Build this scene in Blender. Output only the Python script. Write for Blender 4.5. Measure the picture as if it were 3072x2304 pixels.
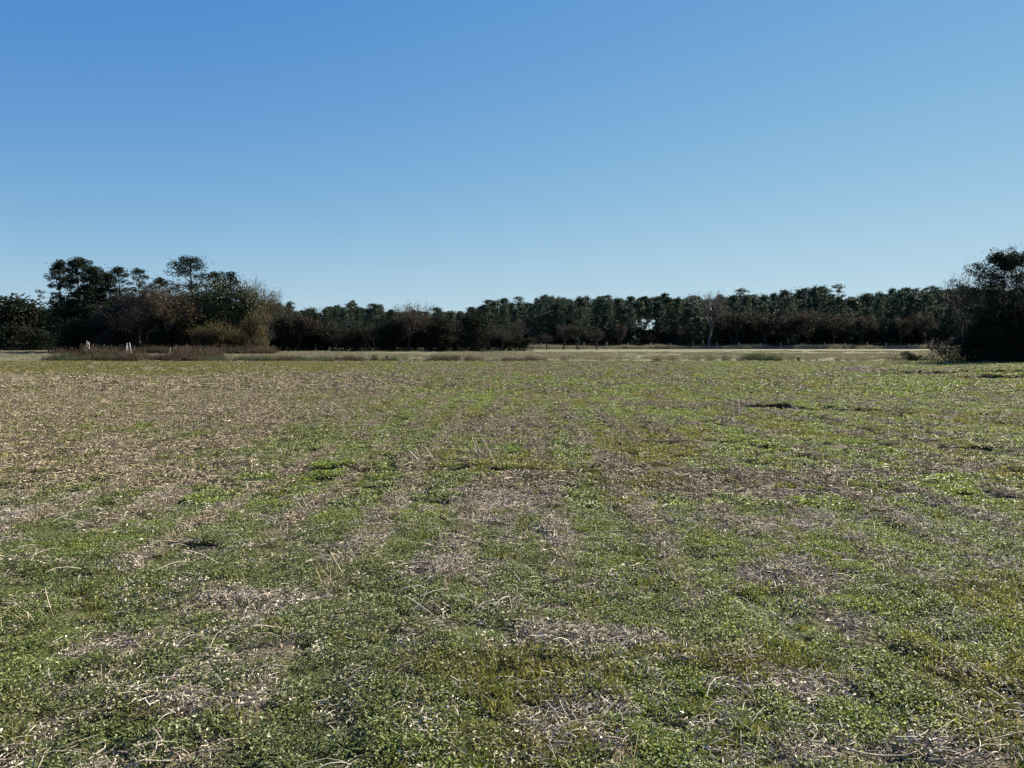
import bpy, math, random
import numpy as np
from mathutils import Vector
random.seed(7)
RNG = np.random.default_rng(11)
for o in list(bpy.data.objects): bpy.data.objects.remove(o)
S = bpy.context.scene
COL = S.collection
R = math.radians

# ------------------------------------------------------------------ camera
EYE = 1.6; PITCH = R(3.04); FPX = 2300.0
cam = bpy.data.cameras.new('camera'); cam_o = bpy.data.objects.new('camera', cam); COL.objects.link(cam_o)
cam.sensor_width = 36; cam.lens = FPX/3072*36; cam.clip_start = 0.05; cam.clip_end = 30000
cam_o.location = (0, 0, EYE); cam_o.rotation_euler = (R(90)-PITCH, 0, 0)
S.camera = cam_o
S.render.resolution_x = 1024; S.render.resolution_y = 768
# ------------------------------------------------------------------ light
SUN_AZ, SUN_EL = R(52), R(33)          # clockwise from +Y (the way the camera looks), above horizon
w = bpy.data.worlds.new('World'); S.world = w; w.use_nodes = True
nt = w.node_tree; bg = nt.nodes['Background']
sky = nt.nodes.new('ShaderNodeTexSky'); sky.sky_type = 'NISHITA'; sky.sun_disc = False
sky.sun_elevation = SUN_EL; sky.sun_rotation = SUN_AZ
sky.air_density = 0.6; sky.dust_density = 0.0; sky.ozone_density = 2.0; sky.altitude = 0
# the phone's tone curve for the sky: each channel of the sky texture to a power, times a gain
sp_ = nt.nodes.new('ShaderNodeSeparateColor'); cb_ = nt.nodes.new('ShaderNodeCombineColor'); nt.links.new(sky.outputs[0], sp_.inputs[0])
def smath(op, a, b):
    n = nt.nodes.new('ShaderNodeMath'); n.operation = op
    for k, v in enumerate((a, b)):
        if isinstance(v, (int, float)): n.inputs[k].default_value = v
        else: nt.links.new(v, n.inputs[k])
    return n.outputs[0]
for ch, (pw, kk, gn) in enumerate(((1.70, 5.2, 4.95), (1.3, 4.2, 6.80))):       # shoulder: gain * x^p / (x^p + k)
    xp = smath('POWER', sp_.outputs[ch], pw)
    nt.links.new(smath('MULTIPLY', smath('DIVIDE', xp, smath('ADD', xp, kk)), gn), cb_.inputs[ch])
nt.links.new(smath('MULTIPLY', smath('POWER', sp_.outputs[2], .20), 3.86), cb_.inputs[2])
nt.links.new(cb_.outputs[0], bg.inputs[0])
bg.inputs[1].default_value = 0.0455
sl = bpy.data.lights.new('sun', 'SUN'); so = bpy.data.objects.new('sun', sl); COL.objects.link(so)
sl.energy = 5.0; sl.angle = R(0.53); sl.color = (1.0, 0.92, 0.78)
sd = Vector((math.sin(SUN_AZ)*math.cos(SUN_EL), math.cos(SUN_AZ)*math.cos(SUN_EL), math.sin(SUN_EL)))
so.rotation_euler = sd.to_track_quat('Z', 'Y').to_euler(); so.location = (60, 20, 60)
S.view_settings.view_transform = 'Standard'; S.view_settings.look = 'None'
S.view_settings.gamma = 1; S.view_settings.exposure = 1.50
S.render.engine = 'CYCLES'
S.cycles.max_bounces = 6; S.cycles.transparent_max_bounces = 4

# ------------------------------------------------------------------ helpers
def tag(o, label=None, cat=None, group=None, kind=None):
    if label: o['label'] = label
    if cat: o['category'] = cat
    if group: o['group'] = group
    if kind: o['kind'] = kind
    return o
def empty(name, loc, rz=0, label=None, cat=None, group=None):
    o = bpy.data.objects.new(name, None); COL.objects.link(o); o.location = loc; o.rotation_euler = (0, 0, rz)
    o.empty_display_size = 0.3
    return tag(o, label, cat, group)
def ray(px, py):
    rx = (px-1536)/FPX; ry = (1152-py)/FPX
    return rx, math.cos(PITCH)+ry*math.sin(PITCH), -math.sin(PITCH)+ry*math.cos(PITCH)
def on_ground(px, py):
    x, y, z = ray(px, py); t = EYE/-z
    return x*t, y*t
def at_dist(px, Y, py=1030):
    x, y, z = ray(px, py); t = Y/y
    return x*t
def top_height(py, Y):
    x, y, z = ray(1536, py); return EYE+z*Y/y

def hash2(ix, iy, seed):
    h = (ix.astype(np.int64)*374761393 + iy.astype(np.int64)*668265263 + seed*974634777) & 0x7fffffff
    h = ((h ^ (h >> 13))*1274126177) & 0x7fffffff
    return ((h ^ (h >> 16)) & 0xffff)/65535.0
def vnoise(x, y, seed=0):
    x = np.asarray(x, float); y = np.asarray(y, float)
    ix = np.floor(x); iy = np.floor(y); fx = x-ix; fy = y-iy
    fx = fx*fx*(3-2*fx); fy = fy*fy*(3-2*fy); ix = ix.astype(np.int64); iy = iy.astype(np.int64)
    a = hash2(ix, iy, seed); b = hash2(ix+1, iy, seed); c = hash2(ix, iy+1, seed); d = hash2(ix+1, iy+1, seed)
    return a*(1-fx)*(1-fy)+b*fx*(1-fy)+c*(1-fx)*fy+d*fx*fy
def fbm(x, y, seed=0, oct=4):
    s = 0; a = 0.5; t = 0
    for k in range(oct):
        s = s+a*vnoise(np.asarray(x)*2**k+17.3*k, np.asarray(y)*2**k+9.1*k, seed+k); t += a; a *= 0.5
    return s/t
def sst(a, b, x): t = np.clip((x-a)/(b-a), 0, 1); return t*t*(3-2*t)

# ---------------- field maps: x to the right, y away from the camera, metres
ROW = 0.772; ROW0 = 0.34; ROWSLOPE = 0.006
def row_dist(x, y):
    u = (x-ROW0-ROWSLOPE*y)/ROW
    return (u-np.round(u))*ROW, np.round(u)
BROWN_SPOTS = [(2.45, 8.6, 1.2, .8), (-.1, 8.0, .55, 1.4), (1.4, 9.6, .3, 1.6), (4.2, 9.2, 1.0, .5), (6.1, 9.6, 1.3, .5), (5.2, 19.3, 2.6, .9),
               (2.2, 6.6, .5, .4), (-.5, 5.2, .3, .25), (.35, 4.0, .35, .22), (-1.6, 4.6, .4, .3), (1.35, 3.5, .3, .2),
               (-1.35, 3.3, .35, .12), (1.9, 5.1, .4, .3), (-4.9, 6.9, 1.0, .5), (-.1, 14.5, 1.0, 2.6), (22, 42, 6, 3.0), (-2.1, 4.0, .3, .2), (1.5, 2.9, .5, .12), (0.25, 2.95, .25, .1)]
GREEN_SPOTS = [(-7.6, 14.2, 1.6, .8), (-5.5, 13.0, .9, .5), (-4.9, 22, 1.5, 2.5), (-4.0, 11.0, .9, .8), (-9.0, 11.5, .5, .4)]
LIME_SPOTS = [(6.4, 15.2, 2.0, 1.6), (3.0, 18, 2.0, 2), (-1.4, 19, 1.0, 2.5), (-2.2, 9.2, 1.1, .8), (-2.6, 7.8, .8, .6), (4.2, 12.5, 1.6, .8), (5.5, 7.8, 1.6, .5),
              (-7.0, 14.4, .9, .4), (3.9, 21, 3, 2), (-.3, 24, 1, 4), (3.2, 4.4, .7, .3), (-1.2, 7.0, .8, .5), (8.5, 14, 1, .8), (2.1, 5.5, .5, .3)]
def spots(lst, x, y):
    s = 0
    for cx, cy, rx, ry in lst:
        s = np.maximum(s, np.exp(-(((x-cx)/rx)**2+((y-cy)/ry)**2)*1.1))
    return s
def brown_map(x, y):
    n1 = fbm(x*1.3, y*0.8, 3, 4); n2 = fbm(x*.25, y*.25, 21, 3); n3 = fbm(x*4, y*3, 5, 3)
    left = sst(-2.7, -4.6, x+2.4*(n1-.5)+1.2*(n2-.5))*sst(6.6, 9.2, y+2.6*(n1-.5)-.25*x*0)*(1-sst(34, 42, y+6*(n2-.5)))
    left = left*(1-.85*spots(GREEN_SPOTS, x, y)*sst(.25, .5, n1))
    left = left*(.80+.35*sst(.3, .6, n3))
    ns = fbm(x*1.5, y*.28, 23, 4); pat = sst(.60, .74, ns*.6+n3*.4)*.60*sst(4, 8, y)*(1-sst(24, 40, y))+sst(.64, .74, n1*.5+n3*.5)*.6*(1-sst(5, 8, y))
    sp = sst(.22, .60, spots(BROWN_SPOTS, x, y)*(.15+.8*n1+.8*n3))
    d, k = row_dist(x, y)
    rn = fbm(k*7.7+np.zeros_like(y), y*.55, 40, 3)
    rows = np.exp(-(d/.095)**2)*sst(.28, .44, rn)*sst(4, 7, y)*(1-.65*sst(14, 30, y)*sst(5, 12, np.abs(x-.5)))
    return np.clip(np.maximum.reduce([left, pat, sp, rows*.85]), 0, 1)
BARE_SPOTS = [(2.9, 8.2, .8, .55), (3.6, 7.8, .6, .3), (-.2, 7.3, .5, .7), (3.8, 12.4, .5, .3), (4.1, 11.2, .5, .25), (-4.6, 7.8, 1.0, .35), (-3.7, 8.4, .9, .3), (6.6, 9.0, .7, .2), (24, 41.5, 4, 1.2), (1.4, 7.6, .3, .6), (.1, 10.2, .2, .5), (-5.8, 8.9, .7, .2)]
def bare_map(x, y): return sst(.35, .75, spots(BARE_SPOTS, x, y)*(.4+1.2*fbm(x*3, y*3, 71, 3)))*.9
def lime_map(x, y):
    n = fbm(x*.8+4, y*.16, 61, 4); n2 = fbm(x*2.5, y*2.0, 67, 3)
    base = .12+sst(.46, .64, n*.7+n2*.3)*.6
    return np.clip(np.maximum(base, .9*sst(.2, .7, spots(LIME_SPOTS, x, y)*(.5+n2))), 0, 1)
def olive_map(x, y):
    n = fbm(x*1.0+14, y*.3+3, 81, 4)
    far = sst(-6, -14, x+.2*y*0)*sst(34, 42, y)*1.1; strip = np.exp(-((y-3.55-.15*np.sin(x*.9))/.20)**2)*sst(.3, .55, vnoise(x*2.3, y*2, 83)); n = n-.06*(1-sst(5, 9, y))
    return np.clip(np.maximum.reduce([sst(.54, .72, n)*.9, far*(.6+.8*(n-.3)), strip]), 0, 1)
# ruts: (x0,y0,x1,y1,width,depth) scarps whose far wall faces the camera
RUTS = [(-4.0, 9.75, .35, 9.25, .13, .065), (.5, 9.1, 2.5, 9.25, .12, .05), (-5.3, 10.3, -4.1, 9.8, .12, .05),
        (5.3, 18.9, 7.2, 17.9, .36, .15), (7.4, 17.6, 9.0, 16.9, .38, .17), (9.3, 16.8, 13.5, 15.0, .2, .05),
        (18.5, 38.2, 40, 38.6, .8, .27), (21, 36.3, 26, 36.0, .5, .12), (19.6, 34.0, 40, 33.6, .6, .24), (17.6, 42.3, 21, 41.3, .6, .12),
        (2.7, 8.2, 3.4, 8.0, .10, .05), (6.0, 9.0, 7.2, 8.9, .15, .07), (4.6, 7.6, 5.3, 7.6, .12, .06), (2.0, 3.85, 2.13, 3.8, .07, .05),
        (-2.7, 5.9, -2.2, 5.8, .08, .04), (.34, 7.62, .62, 7.66, .07, .05), (-.9, 4.7, -.7, 4.7, .05, .04)]
def height(x, y):
    x = np.asarray(x, float); y = np.asarray(y, float)
    near = 1-sst(60, 140, np.hypot(x, y))
    h = (fbm(x*.5, y*.5, 5, 3)-.5)*.10+(fbm(x*3, y*3, 8, 2)-.5)*.030*(1-sst(12, 25, y))
    h = h+(fbm(x*9, y*9, 12, 2)-.5)*.022*(1-sst(7, 13, y))
    d, k = row_dist(x, y); h = h+.018*np.exp(-(d/.15)**2)
    wob = (fbm(x*2.2, y*.7, 90, 3)-.5)
    for x0, y0, x1, y1, wd, dp in RUTS:
        t = (x-x0)/(x1-x0); yc = y0+(y1-y0)*t+wob*wd*1.6
        e = sst(-.05, .12, t)*(1-sst(.88, 1.05, t)); q = (y-yc)/wd
        prof = np.where(q > 0, 1-sst(0, .25, q), 1-sst(0, 1.6, -q))
        amp = .55+.9*vnoise(x*2.3, y*0+x0, 77)
        h = h-dp*e*prof*.45*amp+dp*.62*e*amp*sst(0, .28, q)*(1-sst(1.2, 6, q))
    # shallow ditch under the weed strip
    h = h*near
    h = h-.14*np.exp(-((y-ditch_y(x))/1.6)**2)*(1-sst(70, 110, np.abs(x)))
    return h
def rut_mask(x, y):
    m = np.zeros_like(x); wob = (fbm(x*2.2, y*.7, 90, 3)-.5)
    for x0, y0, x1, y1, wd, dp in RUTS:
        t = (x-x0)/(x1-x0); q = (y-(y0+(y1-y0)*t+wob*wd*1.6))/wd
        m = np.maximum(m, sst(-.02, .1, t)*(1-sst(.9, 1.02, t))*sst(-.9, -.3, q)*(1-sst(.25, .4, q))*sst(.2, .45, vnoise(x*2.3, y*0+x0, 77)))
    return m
def ditch_y(x): return 68.5+.4*np.sin(np.asarray(x)*.07)

# ------------------------------------------------------------------ materials
def mat(name, col, rough=.8, spec=.3):
    m = bpy.data.materials.new(name); m.use_nodes = True
    b = m.node_tree.nodes['Principled BSDF']; b.inputs['Base Color'].default_value = (*col, 1)
    b.inputs['Roughness'].default_value = rough; b.inputs['Specular IOR Level'].default_value = spec
    return m
def N(m, t, **kw):
    n = m.node_tree.nodes.new(t)
    for k, v in kw.items(): setattr(n, k, v)
    return n
def L(m, a, b): m.node_tree.links.new(a, b)
def mixc(m, fac, a, b, blend='MIX'):
    n = N(m, 'ShaderNodeMix', data_type='RGBA', blend_type=blend)
    for s, v in ((n.inputs[0], fac), (n.inputs[6], a), (n.inputs[7], b)):
        if hasattr(v, 'is_output') or isinstance(v, bpy.types.NodeSocket): L(m, v, s)
        elif isinstance(v, (int, float)): s.default_value = v
        else: s.default_value = (*v, 1)
    return n.outputs[2]
def ramp(m, src, pts):
    n = N(m, 'ShaderNodeValToRGB'); e = n.color_ramp.elements
    while len(e) < len(pts): e.new(.5)
    for k, (p, c) in enumerate(pts): e[k].position = p; e[k].color = (*c, 1)
    L(m, src, n.inputs[0]); return n.outputs[0]
def leafy(name, pts, rough=.45, spec=.5, trans=.3, tcol=None, island=True, inst=None, noise=None):
    """leaf material: colour from a ramp over a random value per leaf, blended with instance tint"""
    m = mat(name, pts[0][1], rough, spec); b = m.node_tree.nodes['Principled BSDF']
    geo = N(m, 'ShaderNodeNewGeometry'); col = ramp(m, geo.outputs['Random Per Island'], pts)
    if inst:
        for attr, rp in inst:
            a = N(m, 'ShaderNodeAttribute', attribute_type='INSTANCER', attribute_name=attr)
            col = mixc(m, a.outputs['Fac'], col, ramp(m, geo.outputs['Random Per Island'], rp))
    if noise:
        tc = N(m, 'ShaderNodeTexNoise'); tc.inputs['Scale'].default_value = noise[0]; tc.inputs['Detail'].default_value = 2
        g = N(m, 'ShaderNodeTexCoord'); L(m, g.outputs['Object'], tc.inputs['Vector'])
        r = N(m, 'ShaderNodeMapRange'); r.inputs[1].default_value = .42; r.inputs[2].default_value = .62
        L(m, tc.outputs['Fac'], r.inputs[0]); col = mixc(m, r.outputs[0], col, noise[1])
    L(m, col, b.inputs['Base Color'])
    if trans:
        tr = N(m, 'ShaderNodeBsdfTranslucent'); ms = N(m, 'ShaderNodeMixShader'); ms.inputs[0].default_value = trans
        L(m, mixc(m, 1.0, col, (1.25, 1.3, .8), 'MULTIPLY'), tr.inputs[0])
        L(m, b.outputs[0], ms.inputs[1]); L(m, tr.outputs[0], ms.inputs[2])
        L(m, ms.outputs[0], m.node_tree.nodes['Material Output'].inputs['Surface'])
    return m
M = {}
M['weed'] = leafy('weed_leaf', [(0, (.030, .042, .016)), (.35, (.075, .098, .036)), (.68, (.19, .215, .088)), (.90, (.38, .42, .26)), (1, (.54, .57, .42))], .52, .38, .34, inst=[
    ('lime', [(0, (.075, .11, .018)), (.6, (.16, .215, .04)), (1, (.42, .48, .16))]),
    ('olive', [(0, (.08, .068, .02)), (.6, (.17, .145, .045)), (1, (.34, .28, .12))])])
M['grass'] = leafy('grass_blade', [(0, (.06, .08, .02)), (.6, (.125, .135, .038)), (1, (.30, .25, .11))], .5, .4, .35)
M['straw'] = leafy('straw', [(0, (.08, .062, .042)), (.35, (.20, .165, .115)), (.65, (.40, .345, .255)), (1, (.74, .67, .54))], .7, .3, 0)
M['strawfar'] = leafy('straw_far', [(0, (.05, .038, .020)), (.35, (.145, .112, .062)), (.75, (.34, .275, .17)), (1, (.70, .60, .43))], .7, .3, 0)
M['stub'] = leafy('stubble_stalk', [(0, (.08, .058, .034)), (.4, (.25, .192, .122)), (1, (.66, .55, .39))], .75, .25, 0)
M['drytall'] = leafy('dry_weed', [(0, (.030, .019, .014)), (.55, (.060, .040, .030)), (1, (.15, .115, .085))], .8, .2, .25, inst=[
    ('lime', [(0, (.035, .045, .022)), (1, (.10, .11, .06))])])
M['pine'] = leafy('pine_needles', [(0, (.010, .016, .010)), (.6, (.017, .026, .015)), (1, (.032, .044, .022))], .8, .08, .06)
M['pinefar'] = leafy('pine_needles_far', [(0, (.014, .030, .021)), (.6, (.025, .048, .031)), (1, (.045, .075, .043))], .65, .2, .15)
M['olive'] = leafy('evergreen_leaf', [(0, (.028, .034, .012)), (.6, (.048, .056, .023)), (1, (.088, .094, .042))], .55, .3, .2)
M['cedar'] = leafy('cedar_leaf', [(0, (.011, .015, .009)), (.6, (.018, .024, .013)), (1, (.026, .031, .017))], .85, .05, .04)
M['ochre'] = leafy('ochre_leaf', [(0, (.045, .033, .016)), (.6, (.085, .060, .028)), (1, (.15, .108, .052))], .6, .2, .3, noise=(.6, (.034, .036, .016)))
M['rust'] = leafy('rust_leaf', [(0, (.045, .028, .016)), (.6, (.085, .050, .028)), (1, (.15, .09, .05))], .6, .2, .3, noise=(.6, (.028, .033, .013)))
M['russet'] = leafy('russet_leaf', [(0, (.015, .012, .009)), (.6, (.028, .021, .015)), (1, (.055, .040, .028))], .7, .15, .2)
M['greytwig'] = leafy('grey_brown_leaf', [(0, (.014, .013, .012)), (.6, (.026, .023, .021)), (1, (.048, .042, .036))], .8, .15, .15)
def barkmat(name, a, b_, sc=6):
    m = mat(name, a, .9, .15); n = N(m, 'ShaderNodeTexNoise'); n.inputs['Scale'].default_value = sc; n.inputs['Detail'].default_value = 5
    g = N(m, 'ShaderNodeTexCoord'); mp = N(m, 'ShaderNodeMapping'); mp.inputs['Scale'].default_value = (1, 1, .25)
    L(m, g.outputs['Object'], mp.inputs[0]); L(m, mp.outputs[0], n.inputs['Vector'])
    c = ramp(m, n.outputs['Fac'], [(.35, a), (.65, b_)]); bs = m.node_tree.nodes['Principled BSDF']; L(m, c, bs.inputs['Base Color'])
    bp = N(m, 'ShaderNodeBump'); bp.inputs['Strength'].default_value = .6; bp.inputs['Distance'].default_value = .03
    L(m, n.outputs['Fac'], bp.inputs['Height']); L(m, bp.outputs[0], bs.inputs['Normal']); return m
M['bark'] = barkmat('pine_bark', (.022, .018, .015), (.055, .045, .038))
M['greybark'] = barkmat('grey_bark', (.024, .021, .018), (.060, .053, .046))
M['palebark'] = barkmat('pale_bark', (.075, .068, .06), (.15, .135, .12))
M['post'] = barkmat('weathered_post', (.26, .24, .21), (.46, .43, .39), 12)
M['stalk'] = barkmat('bleached_stalk', (.24, .19, .13), (.50, .42, .31), 60)
M['darkwood'] = barkmat('dark_wood', (.03, .026, .022), (.12, .105, .09), 14)
M['wire'] = mat('fence_wire', (.25, .24, .23), .4, .5)

def ground_material():
    m = mat('field_ground', (.1, .1, .05), .95, .15); nt = m.node_tree; b = nt.nodes['Principled BSDF']
    va = N(m, 'ShaderNodeAttribute', attribute_name='tone')     # R brown, G lime, B olive
    sep = N(m, 'ShaderNodeSeparateColor'); L(m, va.outputs['Color'], sep.inputs[0])
    pos = N(m, 'ShaderNodeNewGeometry')
    def noise(sc, det=3, rough=.6, scale=(1, 1, 1)):
        n = N(m, 'ShaderNodeTexNoise'); n.inputs['Scale'].default_value = sc; n.inputs['Detail'].default_value = det; n.inputs['Roughness'].default_value = rough
        mp = N(m, 'ShaderNodeMapping'); mp.inputs['Scale'].default_value = scale; L(m, pos.outputs['Position'], mp.inputs[0]); L(m, mp.outputs[0], n.inputs['Vector']); return n.outputs['Fac']
    fine = noise(45, 4, .75); mid = noise(9, 4, .7); big = noise(1.4, 4, .65); far = noise(.12, 3, .6)
    green = ramp(m, fine, [(.34, (.010, .014, .006)), (.52, (.060, .074, .026)), (.70, (.19, .20, .10))])
    green = mixc(m, .5, green, ramp(m, mid, [(.38, (.02, .028, .010)), (.56, (.085, .10, .036)), (.72, (.17, .17, .085))]))
    lime = ramp(m, fine, [(.34, (.025, .04, .010)), (.54, (.095, .13, .026)), (.7, (.20, .23, .08))])
    oliv = ramp(m, fine, [(.32, (.04, .035, .012)), (.52, (.125, .11, .035)), (.7, (.22, .19, .09))])
    brn = ramp(m, fine, [(.30, (.030, .023, .013)), (.50, (.16, .125, .078)), (.68, (.38, .31, .21))])
    brn = mixc(m, .4, brn, ramp(m, mid, [(.35, (.06, .05, .033)), (.6, (.18, .15, .105))]))
    # pale lines of old crop rows, running away from the camera
    px_ = N(m, 'ShaderNodeSeparateXYZ'); L(m, pos.outputs['Position'], px_.inputs[0])
    def math_(op, a, b_=None, c_=None):
        n = N(m, 'ShaderNodeMath', operation=op)
        for k, v in enumerate((a, b_, c_)):
            if v is None: continue
            if isinstance(v, (int, float)): n.inputs[k].default_value = v
            else: L(m, v, n.inputs[k])
        return n.outputs[0]
    u = math_('DIVIDE', math_('SUBTRACT', math_('SUBTRACT', px_.outputs[0], ROW0), math_('MULTIPLY', px_.outputs[1], ROWSLOPE)), ROW)
    u = math_('ADD', u, math_('MULTIPLY', math_('SUBTRACT', noise(.9, 2), .5), .35))
    dd = math_('ABSOLUTE', math_('SUBTRACT', u, math_('ROUND', u)))
    mr = N(m, 'ShaderNodeMapRange'); mr.inputs[1].default_value = .24; mr.inputs[2].default_value = .08; L(m, dd, mr.inputs[0])
    mr2 = N(m, 'ShaderNodeMapRange'); mr2.inputs[1].default_value = .36; mr2.inputs[2].default_value = .52; L(m, noise(.55, 3, .6, (1, .35, 1)), mr2.inputs[0])
    rowf = math_('MULTIPLY', math_('MULTIPLY', mr.outputs[0], mr2.outputs[0]), .9)
    c = mixc(m, sep.outputs[1], green, lime); c = mixc(m, sep.outputs[2], c, oliv); c = mixc(m, rowf, c, brn); c = mixc(m, sep.outputs[0], c, brn)
    ab = N(m, 'ShaderNodeAttribute', attribute_name='bare'); c = mixc(m, ab.outputs['Fac'], c, ramp(m, fine, [(.3, (.20, .165, .12)), (.55, (.40, .34, .255)), (.7, (.50, .44, .34))]))
    a_sh = N(m, 'ShaderNodeAttribute', attribute_name='rut_shade'); c = mixc(m, a_sh.outputs['Fac'], c, (.030, .023, .018))  # shade in the ruts, painted into the soil colour
    al = N(m, 'ShaderNodeAttribute', attribute_name='beyond')
    pale = ramp(m, big, [(.3, (.075, .085, .045)), (.5, (.135, .13, .085)), (.72, (.20, .18, .13))])
    pale = mixc(m, .55, pale, ramp(m, far, [(.38, (.085, .115, .06)), (.52, (.135, .135, .085)), (.66, (.185, .145, .11))]))
    c = mixc(m, al.outputs['Fac'], c, mixc(m, .75, pale, ramp(m, mid, [(.3, (.60, .60, .46)), (.6, (1.05, 1.02, .82))]), 'MULTIPLY'))
    L(m, c, b.inputs['Base Color'])
    bp = N(m, 'ShaderNodeBump'); bp.inputs['Strength'].default_value = 1.0; bp.inputs['Distance'].default_value = .03
    L(m, fine, bp.inputs['Height'])
    bp2 = N(m, 'ShaderNodeBump'); bp2.inputs['Strength'].default_value = 1.0; bp2.inputs['Distance'].default_value = .10
    L(m, mid, bp2.inputs['Height']); L(m, bp.outputs[0], bp2.inputs['Normal']); L(m, bp2.outputs[0], b.inputs['Normal'])
    return m
M['ground'] = ground_material()

# ------------------------------------------------------------------ mesh building
class MB:
    def __init__(s): s.v = []; s.q = []; s.t = []; s.n = 0; s.mi_q = []; s.mi_t = []
    def add(s, v, q=None, t=None):
        v = np.asarray(v, float).reshape(-1, 3)
        if q is not None and len(q): s.q.append(np.asarray(q, np.int64)+s.n)
        if t is not None and len(t): s.t.append(np.asarray(t, np.int64)+s.n)
        s.v.append(v); s.n += len(v)
    def tube(s, pts, rad, sides=5, cap=True):
        pts = np.asarray(pts, float); n = len(pts); rad = np.broadcast_to(rad, n)
        d = np.gradient(pts, axis=0); d /= np.linalg.norm(d, axis=1)[:, None]+1e-9
        ref = np.where(np.abs(d[:, 2:3]) > .9, np.array([[1., 0, 0]]), np.array([[0, 0, 1.]]))
        a = np.cross(d, ref); a /= np.linalg.norm(a, axis=1)[:, None]+1e-9; b = np.cross(d, a)
        th = np.arange(sides)/sides*2*math.pi
        v = pts[:, None]+rad[:, None, None]*(np.cos(th)[None, :, None]*a[:, None]+np.sin(th)[None, :, None]*b[:, None])
        i = np.arange(n-1)[:, None]*sides; j = np.arange(sides)[None]; j2 = (j+1) % sides
        q = np.stack([i+j, i+j2, i+sides+j2, i+sides+j], -1).reshape(-1, 4)
        t = None
        if cap:
            k = (n-1)*sides; t = [(k, k+m_, k+m_+1) for m_ in range(1, sides-1)]+[(0, m_+1, m_) for m_ in range(1, sides-1)]
        s.add(v.reshape(-1, 3), q, t)
    def leaves(s, c, ln, wd, up=.3, rng=RNG, dirs=None):
        """rhombic leaves: centre, length, width; up = how far the long axis is turned up"""
        c = np.asarray(c, float); n = len(c)
        if n == 0: return
        a = rng.normal(size=(n, 3)); a[:, 2] = a[:, 2]*.6+up
        if dirs is not None: a = dirs+a*.35
        a /= np.linalg.norm(a, axis=1)[:, None]
        r = rng.normal(size=(n, 3)); b = np.cross(a, r); b /= np.linalg.norm(b, axis=1)[:, None]+1e-9
        ln = np.broadcast_to(ln, n)[:, None]; wd = np.broadcast_to(wd, n)[:, None]
        v = np.stack([c-a*ln*.5, c+b*wd*.5-a*ln*.05, c+a*ln*.5, c-b*wd*.5-a*ln*.05], 1).reshape(-1, 3)
        k = np.arange(n)[:, None]*4; s.add(v, k+np.array([[0, 1, 2, 3]]))
    def mesh(s, name, m, smooth=False):
        me = bpy.data.meshes.new(name)
        v = np.concatenate(s.v) if s.v else np.zeros((0, 3))
        q = np.concatenate(s.q) if s.q else np.zeros((0, 4), int); t = np.concatenate(s.t) if s.t else np.zeros((0, 3), int)
        me.vertices.add(len(v)); me.vertices.foreach_set('co', v.astype(np.float32).ravel())
        me.loops.add(q.size+t.size); me.loops.foreach_set('vertex_index', np.concatenate([q.ravel(), t.ravel()]).astype(np.int32))
        me.polygons.add(len(q)+len(t))
        st = np.concatenate([np.arange(len(q))*4, len(q)*4+np.arange(len(t))*3]).astype(np.int32)
        me.polygons.foreach_set('loop_start', st)
        if smooth: me.polygons.foreach_set('use_smooth', np.ones(len(q)+len(t), bool))
        me.update(calc_edges=True); me.materials.append(m); return me
    def build(s, name, m, parent=None, smooth=False):
        o = bpy.data.objects.new(name, s.mesh(name, m, smooth)); COL.objects.link(o)
        if parent: o.parent = parent
        return o
def child(name, me, parent):
    o = bpy.data.objects.new(name, me); COL.objects.link(o); o.parent = parent; return o

# ------------------------------------------------------------------ ground sheet
def build_ground():
    ys = [-60, -30, -15, -8, -4, -2, 0, .8, 1.4]; y = 1.6
    while y < 50: ys.append(y); y += max(.02, .0042*y if y > 5 else .02)
    while y < 12000: ys.append(y); y *= 1.02 if y < 110 else 1.06
    ys = np.array(ys)
    s = np.linspace(-1, 1, 361); xs_core = s*1.0
    core = np.maximum(ys, 1.5)*.80+1.6
    ext = np.array([1.15, 1.5, 2.2, 3.5, 6, 12])
    X = np.concatenate([-(core[:, None]*ext[None, ::-1]+ext[None, ::-1]*3), core[:, None]*xs_core[None], core[:, None]*ext[None]+ext[None]*3], 1)
    Y = np.repeat(ys[:, None], X.shape[1], 1)
    Z = height(X, Y)
    nx = X.shape[1]; ny = len(ys)
    mb = MB(); i = np.arange(ny-1)[:, None]*nx; j = np.arange(nx-1)[None]
    mb.add(np.stack([X, Y, Z], -1).reshape(-1, 3), np.stack([i+j, i+j+1, i+nx+j+1, i+nx+j], -1).reshape(-1, 4))
    o = mb.build('ground', M['ground'], smooth=True); tag(o, 'harvested field of low green weeds and grey crop litter', None, kind='structure')
    xf, yf = X.ravel(), Y.ravel()
    ca = o.data.color_attributes.new('tone', 'FLOAT_COLOR', 'POINT')
    cc = np.stack([brown_map(xf, yf), lime_map(xf, yf)*(1-sst(26, 40, yf)*.5), olive_map(xf, yf), np.ones_like(xf)], -1).astype(np.float32)
    ca.data.foreach_set('color', cc.ravel())
    bt = o.data.attributes.new('bare', 'FLOAT', 'POINT'); bt.data.foreach_set('value', bare_map(xf, yf).astype(np.float32))
    sh = o.data.attributes.new('rut_shade', 'FLOAT', 'POINT'); sh.data.foreach_set('value', rut_mask(xf, yf).astype(np.float32))
    at = o.data.attributes.new('beyond', 'FLOAT', 'POINT')
    be = sst(0, 1.0, yf-ditch_y(xf)-.3); at.data.foreach_set('value', be.astype(np.float32))
    return o
build_ground()

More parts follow.
